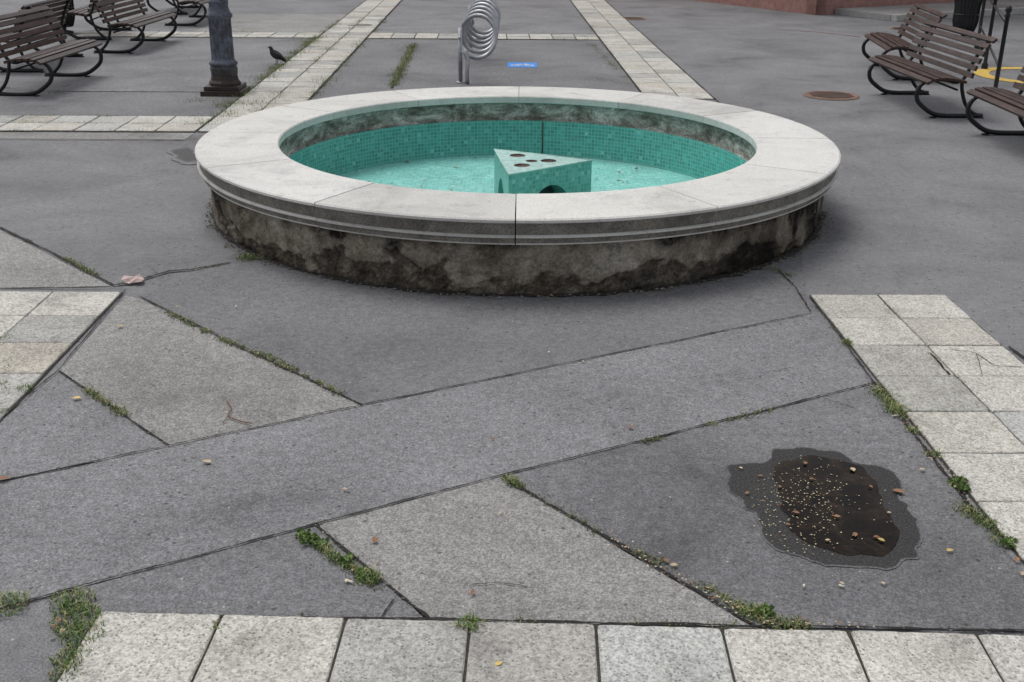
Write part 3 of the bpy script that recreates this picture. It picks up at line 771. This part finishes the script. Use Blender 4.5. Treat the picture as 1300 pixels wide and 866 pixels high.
# ------------------------------------------------------------ litter bin + railing (right)
def litter_bin(loc):
    root = empty('litter_bin', loc); bm = bmesh.new()
    for k in range(20):
        a = 2*pi*k/20; c_, s_ = cos(a), sin(a)
        tube(bm, smooth_path([(.15*c_, .15*s_, .12), (.20*c_, .20*s_, .3), (.20*c_, .20*s_, .55), (.25*c_, .25*s_, .74)], 3), .011, 5)
    for z, r in ((.12, .15), (.42, .202), (.74, .25)):
        tube(bm, [(r*cos(2*pi*k/28), r*sin(2*pi*k/28), z) for k in range(29)], .013, 6, cap=False)
    mk(bm, 'basket', M_iron, root)
    bm = bmesh.new(); lathe(bm, [(.001, .14), (.13, .14), (.175, .3), (.175, .55), (.2, .70)], 24); mk(bm, 'liner', simple('bin_liner', (.03, .03, .032), .5), root)
    bm = bmesh.new(); lathe(bm, [(.15, .0), (.15, .03), (.04, .05), (.04, .12), (.13, .13)], 20, (0, 0, .002)); mk(bm, 'foot', M_iron, root)
litter_bin(P(1222, 50)); litter_bin(P(82, 42))
def railing():
    p0 = P(1262, 122); p1 = P(1240, 62)
    root = empty('metal_railing', p0, math.atan2((p1-p0).y, (p1-p0).x)); L = (p1-p0).length; bm = bmesh.new()
    for k in range(3):
        x = L*k/2; lathe(bm, [(.045, .0), (.045, .06), (.026, .09), (.024, .92), (.035, .94), (.022, .96), (.04, 1.0), (.03, 1.04), (.001, 1.06)], 12, (x, 0, .003))
    tube(bm, [(0, 0, .86), (L, 0, .86)], .019, 8); tube(bm, [(0, 0, .35), (L, 0, .35)], .016, 8)
    mk(bm, 'bars', M_iron, root)
railing()

# ------------------------------------------------------------ bird
def bird():
    g = P(351, 82); root = empty('pigeon', g, radians(215)); root.scale = (1.12,)*3
    m = simple('dark_feathers', (.022, .022, .026), .5, nscale=60, var=.5); ml = simple('bird_leg', (.12, .05, .04), .6)
    bm = bmesh.new()
    pts = [(-.13, 0, .030), (-.09, 0, .062), (-.05, 0, .092), (0, 0, .120), (.035, 0, .150), (.052, 0, .182), (.062, 0, .208), (.080, 0, .214), (.090, 0, .212)]
    rad = [.012, .022, .042, .052, .043, .025, .022, .014, .004]
    sp = smooth_path(pts, 3); rr = []
    for i in range(len(rad)-1):
        for k in range(3): rr.append(rad[i]+(rad[i+1]-rad[i])*k/3)
    rr.append(rad[-1]); tube(bm, sp, rr, 14)
    for s_ in (-1, 1):
        tube(bm, smooth_path([(.03, s_*.036, .148), (-.02, s_*.046, .122), (-.08, s_*.030, .078), (-.12, s_*.012, .045)], 3), [.012]*3+[.020]*3+[.016]*3+[.004], 8)
    mk(bm, 'body', m, root)
    bm = bmesh.new(); tube(bm, [(.088, 0, .212), (.112, 0, .206)], [.005, .001], 6)
    for s_ in (-1, 1):
        tube(bm, [(.0, s_*.02, .085), (-.008, s_*.02, .035), (.0, s_*.02, .006)], .004, 6)
        for t in (-.5, 0, .5): tube(bm, [(0, s_*.02, .005), (.028*cos(t), s_*.02+.028*sin(t), .004)], .0025, 5)
        tube(bm, [(0, s_*.02, .005), (-.015, s_*.02, .004)], .0025, 5)
    mk(bm, 'beak_and_legs', ml, root)
bird()

# ------------------------------------------------------------ grass, moss
def leafmat(name, c1, c2):
    m, nt, b = new_mat(name); N = NT(nt); co = N.coord(); n = N.noise(co, 18, 3, .6)
    N.link(N.ramp(n, [(.35, c1), (.65, c2)]), b.inputs['Base Color']); b.inputs['Roughness'].default_value = .6
    return m
GM = [leafmat('grass_green', (.065, .12, .025), (.15, .225, .055)), leafmat('grass_dry', (.28, .25, .10), (.40, .35, .17)), leafmat('moss', (.055, .072, .024), (.12, .135, .05))]
gb = bmesh.new()
def blade(x, y, z, h, lean, w, mi):
    a = random.uniform(0, 2*pi); dx, dy = cos(a), sin(a); px, py = -dy*w/2, dx*w/2
    p = [(x, y, z), (x+dx*lean*.35*h, y+dy*lean*.35*h, z+h*.6), (x+dx*lean*h, y+dy*lean*h, z+h*(1-.25*lean))]
    v = [gb.verts.new((p[0][0]-px, p[0][1]-py, p[0][2])), gb.verts.new((p[0][0]+px, p[0][1]+py, p[0][2])),
         gb.verts.new((p[1][0]+px*.8, p[1][1]+py*.8, p[1][2])), gb.verts.new((p[1][0]-px*.8, p[1][1]-py*.8, p[1][2])), gb.verts.new(p[2])]
    gb.faces.new(v[:4]).material_index = mi; gb.faces.new((v[3], v[2], v[4])).material_index = mi
def tuft(c, r, n, h):
    for _ in range(n):
        a = random.uniform(0, 2*pi); d = r*math.sqrt(random.random())
        mi = 0 if random.random() < .8 else 1
        blade(c.x+d*cos(a), c.y+d*sin(a), .006, h*random.uniform(.35, 1.1)*(1-.4*d/r), random.uniform(.2, 1.3), random.uniform(.0025, .005), mi)
def weed(c, r, n):
    for _ in range(n):
        a = random.uniform(0, 2*pi); L = r*random.uniform(.5, 1.1); w = L*.32; z = random.uniform(.012, .03); dx, dy = cos(a), sin(a)
        o = c+Vector((random.uniform(-.3, .3)*r, random.uniform(-.3, .3)*r, 0))
        pts = [(0, 0, 0), (.35, .5, .6), (.75, .42, .9), (1, 0, .5), (.75, -.42, .9), (.35, -.5, .6)]
        f = gb.faces.new([gb.verts.new((o.x+dx*L*s_-dy*w*t, o.y+dy*L*s_+dx*w*t, .008+z*u)) for s_, t, u in pts]); f.material_index = 0
def line_growth(pts, dens, h, spread=.011, moss=1.0, patch=True, raw=False):
    pp = [Vector((p[0], p[1], 0)) if raw else P(*p) for p in pts]
    for i in range(len(pp)-1):
        a, b = pp[i], pp[i+1]; L = (b-a).length; n = int(L*dens)
        for _ in range(n):
            p = a.lerp(b, random.random()); k = noise.noise(p*3.1)+.6*noise.noise(p*9.)
            if patch and k < -.02: continue
            s_ = spread*(1+max(0, k)*1.6)
            q = p+Vector((random.gauss(0, s_), random.gauss(0, s_), 0))
            if random.random() < .55*moss: blade(q.x, q.y, .006, random.uniform(.005, .012), 1.0, .006, 2)
            else: blade(q.x, q.y, .006, h*random.uniform(.3, 1.0)*(1+max(0, k)), random.uniform(.3, 1.2), random.uniform(.0025, .0045), 0 if random.random() < .72 else 1)
G = line_growth
G([(213, 398), (280, 432), (345, 458), (432, 502)], 1000, .022)
G([(62, 320), (95, 336), (122, 351)], 1000, .022)
G([(75, 473), (115, 500)], 200, .015); G([(112, 498), (160, 530)], 1400, .026, .009)
G([(0, 530), (38, 492)], 1000, .028); G([(205, 350), (292, 335)], 300, .015)
G([(380, 684), (400, 690), (430, 714), (478, 742)], 2000, .03, .013, patch=False)
G([(634, 606), (668, 625)], 1900, .028); G([(668, 625), (760, 677)], 250, .015); G([(755, 675), (800, 700), (860, 725), (940, 776)], 1000, .018)
G([(935, 772), (985, 795), (1095, 799)], 2000, .023, .013)
G([(1110, 488), (1150, 540), (1195, 598), (1232, 628)], 2600, .028, .020)
G([(1215, 640), (1260, 672), (1310, 716)], 2600, .028, .020)
G([(800, 567), (840, 558)], 1000, .015); G([(895, 542), (985, 520)], 600, .013)
G([(1180, 452), (1205, 480)], 900, .024); G([(1170, 528), (1210, 528)], 900, .016)
G([(0, 392), (10, 460), (0, 530)], 300, .02)
G([(125, 784), (400, 786)], 120, .013); G([(545, 789), (950, 797)], 150, .013)
G([(300, 332), (335, 328)], 1600, .035, .025); G([(980, 343), (1005, 352)], 600, .02)
for c, r, n, h in (((8, 772), .07, 160, .055), ((92, 768), .075, 200, .045), ((97, 790), .08, 260, .05), ((105, 810), .07, 220, .045), ((92, 838), .06, 180, .042), ((84, 858), .05, 110, .04),
                   ((595, 797), .042, 140, .05), ((275, 800), .025, 45, .03), ((468, 738), .045, 110, .04), ((648, 612), .038, 70, .032), ((1145, 522), .04, 90, .035), ((1218, 618), .045, 110, .035),
                   ((1075, 438), .03, 70, .045), ((312, 330), .06, 120, .055), ((32, 497), .04, 80, .04), ((905, 540), .022, 30, .025), ((1275, 690), .05, 120, .035),
                   ((8, 432), .04, 40, .03), ((955, 780), .045, 90, .03), ((1190, 527), .03, 40, .022), ((1160, 548), .04, 70, .03), ((1190, 580), .035, 60, .028)):
    tuft(P(*c), r, n, h)
for c in ((383, 683), (392, 690), (408, 695), (442, 716), (462, 735), (1215, 615), (1222, 625), (88, 772), (1282, 694), (970, 783)): weed(P(*c), .038, 18)
for a in (-2.93, -2.53, -2.12):
    p, q = AB(a, 11.8), AB(a, 22); G([(p.x, p.y), (q.x, q.y)], 450, .045, .035, raw=True)
p, q = AB(-2.95, 12.2), AB(-2.95, 19); G([(p.x, p.y), (q.x, q.y)], 1200, .05, .06, raw=True)
for a in (1.80, 2.2):
    p, q = AB(a, 13), AB(a, 24); G([(p.x, p.y), (q.x, q.y)], 110, .03, .02, raw=True)
for b_ in (10.86, 11.26, 11.66):
    p, q = AB(-9, b_), AB(-2.95, b_); G([(p.x, p.y), (q.x, q.y)], 380, .03, .022, raw=True)
for b_ in (18.85, 19.6):
    p, q = AB(-6, b_), AB(1.8, b_); G([(p.x, p.y), (q.x, q.y)], 260, .04, .03, raw=True)
G([(525, 57), (499, 110)], 1300, .04, .035, patch=False); G([(250, 160), (330, 132)], 1300, .045, .06); G([(240, 130), (262, 126)], 500, .04, .05)
G([(740, 45), (800, 108)], 250, .035, .03); G([(0, 112), (90, 120)], 200, .035, .03)
for k in range(300):
    a = -pi*random.random() if random.random() < .6 else random.uniform(0, 2*pi)
    q = FC+Vector((cos(a), sin(a), 0))*(2.31+abs(random.gauss(0, .02)))
    if noise.noise(Vector((a*3, 0, 0))) > .05: blade(q.x, q.y, .01, random.uniform(.01, .02), .8, .004, random.choice((0, 2)))
mk(gb, 'grass', GM)

# ------------------------------------------------------------ leaves, petals, litter
LM = [simple('leaf_yellow', (.50, .36, .12), .7, nscale=60), simple('leaf_brown', (.22, .11, .055), .7, nscale=60), simple('leaf_pale', (.45, .35, .22), .7, nscale=60), simple('petal_pale', (.48, .44, .29), .7, nscale=60, var=.2)]
lb = bmesh.new()
def leaf(x, y, z, L, w, mi, curl=.3):
    a = random.uniform(0, 2*pi); dx, dy = cos(a), sin(a); ti = random.uniform(-.2, .3)
    pr = [(-.5, 0), (-.2, .42), (.15, .5), (.5, 0), (.15, -.5), (-.2, -.42)]
    V = []
    for s_, t in pr:
        V.append(lb.verts.new((x+dx*s_*L-dy*t*w, y+dy*s_*L+dx*t*w, z+.003+abs(t)*curl*w+max(0, s_*ti)*L)))
    for f in ([V[0], V[1], V[2], V[3]], [V[0], V[3], V[4], V[5]]): lb.faces.new(f).material_index = mi
LV = [(98, 509, .045, 0), (263, 590, .04, 2), (153, 417, .035, 0), (476, 690, .04, 1), (800, 546, .03, 1), (625, 560, .025, 1), (600, 757, .028, 1), (440, 742, .022, 2), (1205, 703, .03, 0),
      (5, 612, .05, 1), (740, 462, .02, 2), (1140, 628, .05, 1), (872, 420, .02, 2), (1170, 600, .03, 2), (635, 655, .02, 2), (845, 716, .03, 1), (855, 722, .03, 2), (633, 848, .03, 0), (75, 792, .03, 1),
      (1290, 715, .03, 1), (1298, 733, .03, 2), (225, 392, .02, 0), (438, 625, .025, 2), (1120, 745, .02, 2), (1068, 745, .02, 2), (1160, 420, .025, 0), (1010, 655, .03, 1), (1082, 600, .035, 2), (1085, 683, .03, 1), (1062, 660, .03, 1), (1022, 592, .03, 1), (948, 630, .025, 1), (940, 598, .02, 2),(1118, 690, .03, 0),(700, 378, .025, 2),(760, 377, .02, 2),(820, 375, .02, 1),
      (1105, 622, .02, 1), (990, 622, .02, 1), (1050, 690, .02, 2), (1112, 686, .025, 1), (70, 800, .03, 1), (80, 806, .03, 2), (965, 608, .022, 1), (1000, 670, .02, 1), (1030, 612, .022, 1), (1128, 655, .018, 2)]
for u, v, L, mi in LV:
    c = P(u, v); leaf(c.x, c.y, .012, L, L*.6, mi)
for _ in range(560):   # petals floating on the puddle
    u = random.gauss(1030, 48); v = random.gauss(640, 34)
    if ((u-1045)/98)**2+((v-645)/66)**2 > 1: continue
    if u > 1060 and random.random() < .65: continue
    c = P(u, v); s_ = random.uniform(.0035, .0085); leaf(c.x, c.y, .0085, s_, s_*.7, 3 if random.random() < .75 else 1, .15)
for _ in range(420):
    x = random.uniform(-4, 5); y = random.uniform(2.3, 14)
    if (Vector((x, y, 0))-FC).length < 2.4: continue
    s_ = random.uniform(.004, .009); leaf(x, y, .012, s_, s_*.7, random.choice((2, 3, 1, 1)), .2)
for pts, n in (([(215, 400), (430, 500)], 90), ([(112, 498), (160, 530)], 30), ([(765, 680), (950, 785)], 100), ([(1110, 488), (1230, 640)], 110), ([(400, 690), (470, 735)], 25), ([(960, 795), (1100, 799)], 50), ([(0, 475), (20, 520)], 30), ([(560, 378), (860, 376)], 60)):
    for _ in range(n):
        t = random.random(); c = P(pts[0][0]+(pts[1][0]-pts[0][0])*t, pts[0][1]+(pts[1][1]-pts[0][1])*t)
        s_ = random.uniform(.005, .011); leaf(c.x+random.gauss(0, .018), c.y+random.gauss(0, .018), .013, s_, s_*.7, random.choice((3, 1, 2, 1)), .2)
for _ in range(170):
    a = random.uniform(0, 2*pi); d = 1.75*math.sqrt(random.random()); s_ = random.choice((.012, .02, .035, .05))*random.uniform(.6, 1.2)
    leaf(FC.x+d*cos(a), FC.y+d*sin(a), -.045, s_, s_*.6, random.choice((1, 1, 2, 1)), .3)
mk(lb, 'fallen_leaves', LM)
bm = bmesh.new()
for _ in range(1100):
    pts, w = random.choice(LINES[:12]); i = random.randrange(len(pts)-1); t = random.random()
    p = P(*pts[i]).lerp(P(*pts[i+1]), t); r = random.uniform(.0015, .004)
    c = Vector((p.x+random.gauss(0, .02), p.y+random.gauss(0, .02), .010))
    bmesh.ops.create_icosphere(bm, subdivisions=1, radius=r, matrix=Matrix.Translation(c) @ Matrix.Diagonal((random.uniform(.7, 1.4), random.uniform(.7, 1.4), .7, 1)))
for _ in range(500):
    a = random.uniform(-pi, 0); rr2 = 2.30+abs(random.gauss(0, .035)); r = random.uniform(.002, .009)
    c = Vector((FC.x+rr2*cos(a), FC.y+rr2*sin(a), .012))
    bmesh.ops.create_icosphere(bm, subdivisions=1, radius=r, matrix=Matrix.Translation(c) @ Matrix.Diagonal((random.uniform(.7, 1.4), random.uniform(.7, 1.4), .7, 1)))
mk(bm, 'gravel', simple('grit', (.17, .155, .13), .9, nscale=50, var=.6))
bm = bmesh.new(); q = [P(288, 512), P(294, 522), P(290, 531), P(305, 538), P(320, 541)]
tube(bm, smooth_path([p+Vector((0, 0, .014)) for p in q], 4), .003, 5); tube(bm, [q[2]+Vector((0, 0, .014)), P(283, 540)+Vector((0, 0, .012))], .0018, 5)
mk(bm, 'twig', simple('twig_bark', (.16, .08, .05), .8))
bm = bmesh.new()
for (u, v, L) in ((444, 742, .03), (1136, 531, .03), (697, 450, .012), (300, 392, .02), (1068, 748, .02), (1020, 748, .015)):
    c = P(u, v); a = random.uniform(0, pi); d = Vector((cos(a), sin(a), 0))*L/2; c.z = .013; tube(bm, [c-d, c+d], .004, 8)
mk(bm, 'cigarette_butts', simple('cigarette_paper', (.62, .58, .5), .8))
bm = bmesh.new(); c = P(168, 361)
g = [[bm.verts.new((c.x+i*.03+random.uniform(-.01, .01), c.y+j*.03+random.uniform(-.01, .01), .014+random.uniform(0, .035))) for i in range(-2, 3)] for j in range(-1, 3)]
for j in range(3):
    for i in range(4): bm.faces.new((g[j][i], g[j][i+1], g[j+1][i+1], g[j+1][i]))
mk(bm, 'crumpled_paper', simple('paper', (.5, .38, .36), .8))

# ------------------------------------------------------------ light, sky, camera
w = bpy.data.worlds.new('World'); scene.world = w; w.use_nodes = True; nt = w.node_tree
bg = nt.nodes['Background']; sky = nt.nodes.new('ShaderNodeTexSky'); sky.sky_type = 'NISHITA'; sky.sun_disc = False
EL, AZ = radians(68), radians(-45)
sky.sun_elevation = EL; sky.sun_rotation = AZ; sky.air_density = 1.0; sky.dust_density = 4.0; sky.ozone_density = 1.0
hs = nt.nodes.new('ShaderNodeHueSaturation'); hs.inputs['Saturation'].default_value = .26; hs.inputs['Value'].default_value = 1.05
nt.links.new(sky.outputs[0], hs.inputs['Color']); nt.links.new(hs.outputs[0], bg.inputs['Color']); bg.inputs['Strength'].default_value = .15
sd = bpy.data.lights.new('sun', 'SUN'); sd.energy = 1.0; sd.angle = radians(30); sd.color = (1, .98, .95)
so = bpy.data.objects.new('sun', sd); COL.objects.link(so)
dv = Vector((sin(AZ)*cos(EL), cos(AZ)*cos(EL), sin(EL)))
so.rotation_euler = dv.to_track_quat('Z', 'Y').to_euler(); so.location = dv*30
cd = bpy.data.cameras.new('camera'); cam = bpy.data.objects.new('camera', cd); COL.objects.link(cam)
cd.sensor_width = 36; cd.lens = 36*F/1300; cd.clip_end = 1500; cd.clip_start = .05
cam.matrix_world = Matrix.Translation((0, 0, HC)) @ Matrix.Rotation(radians(90)-TH, 4, 'X') @ Matrix.Rotation(RO, 4, 'Z')
scene.camera = cam
scene.view_settings.view_transform = 'Standard'; scene.view_settings.look = 'None'; scene.view_settings.exposure = 0
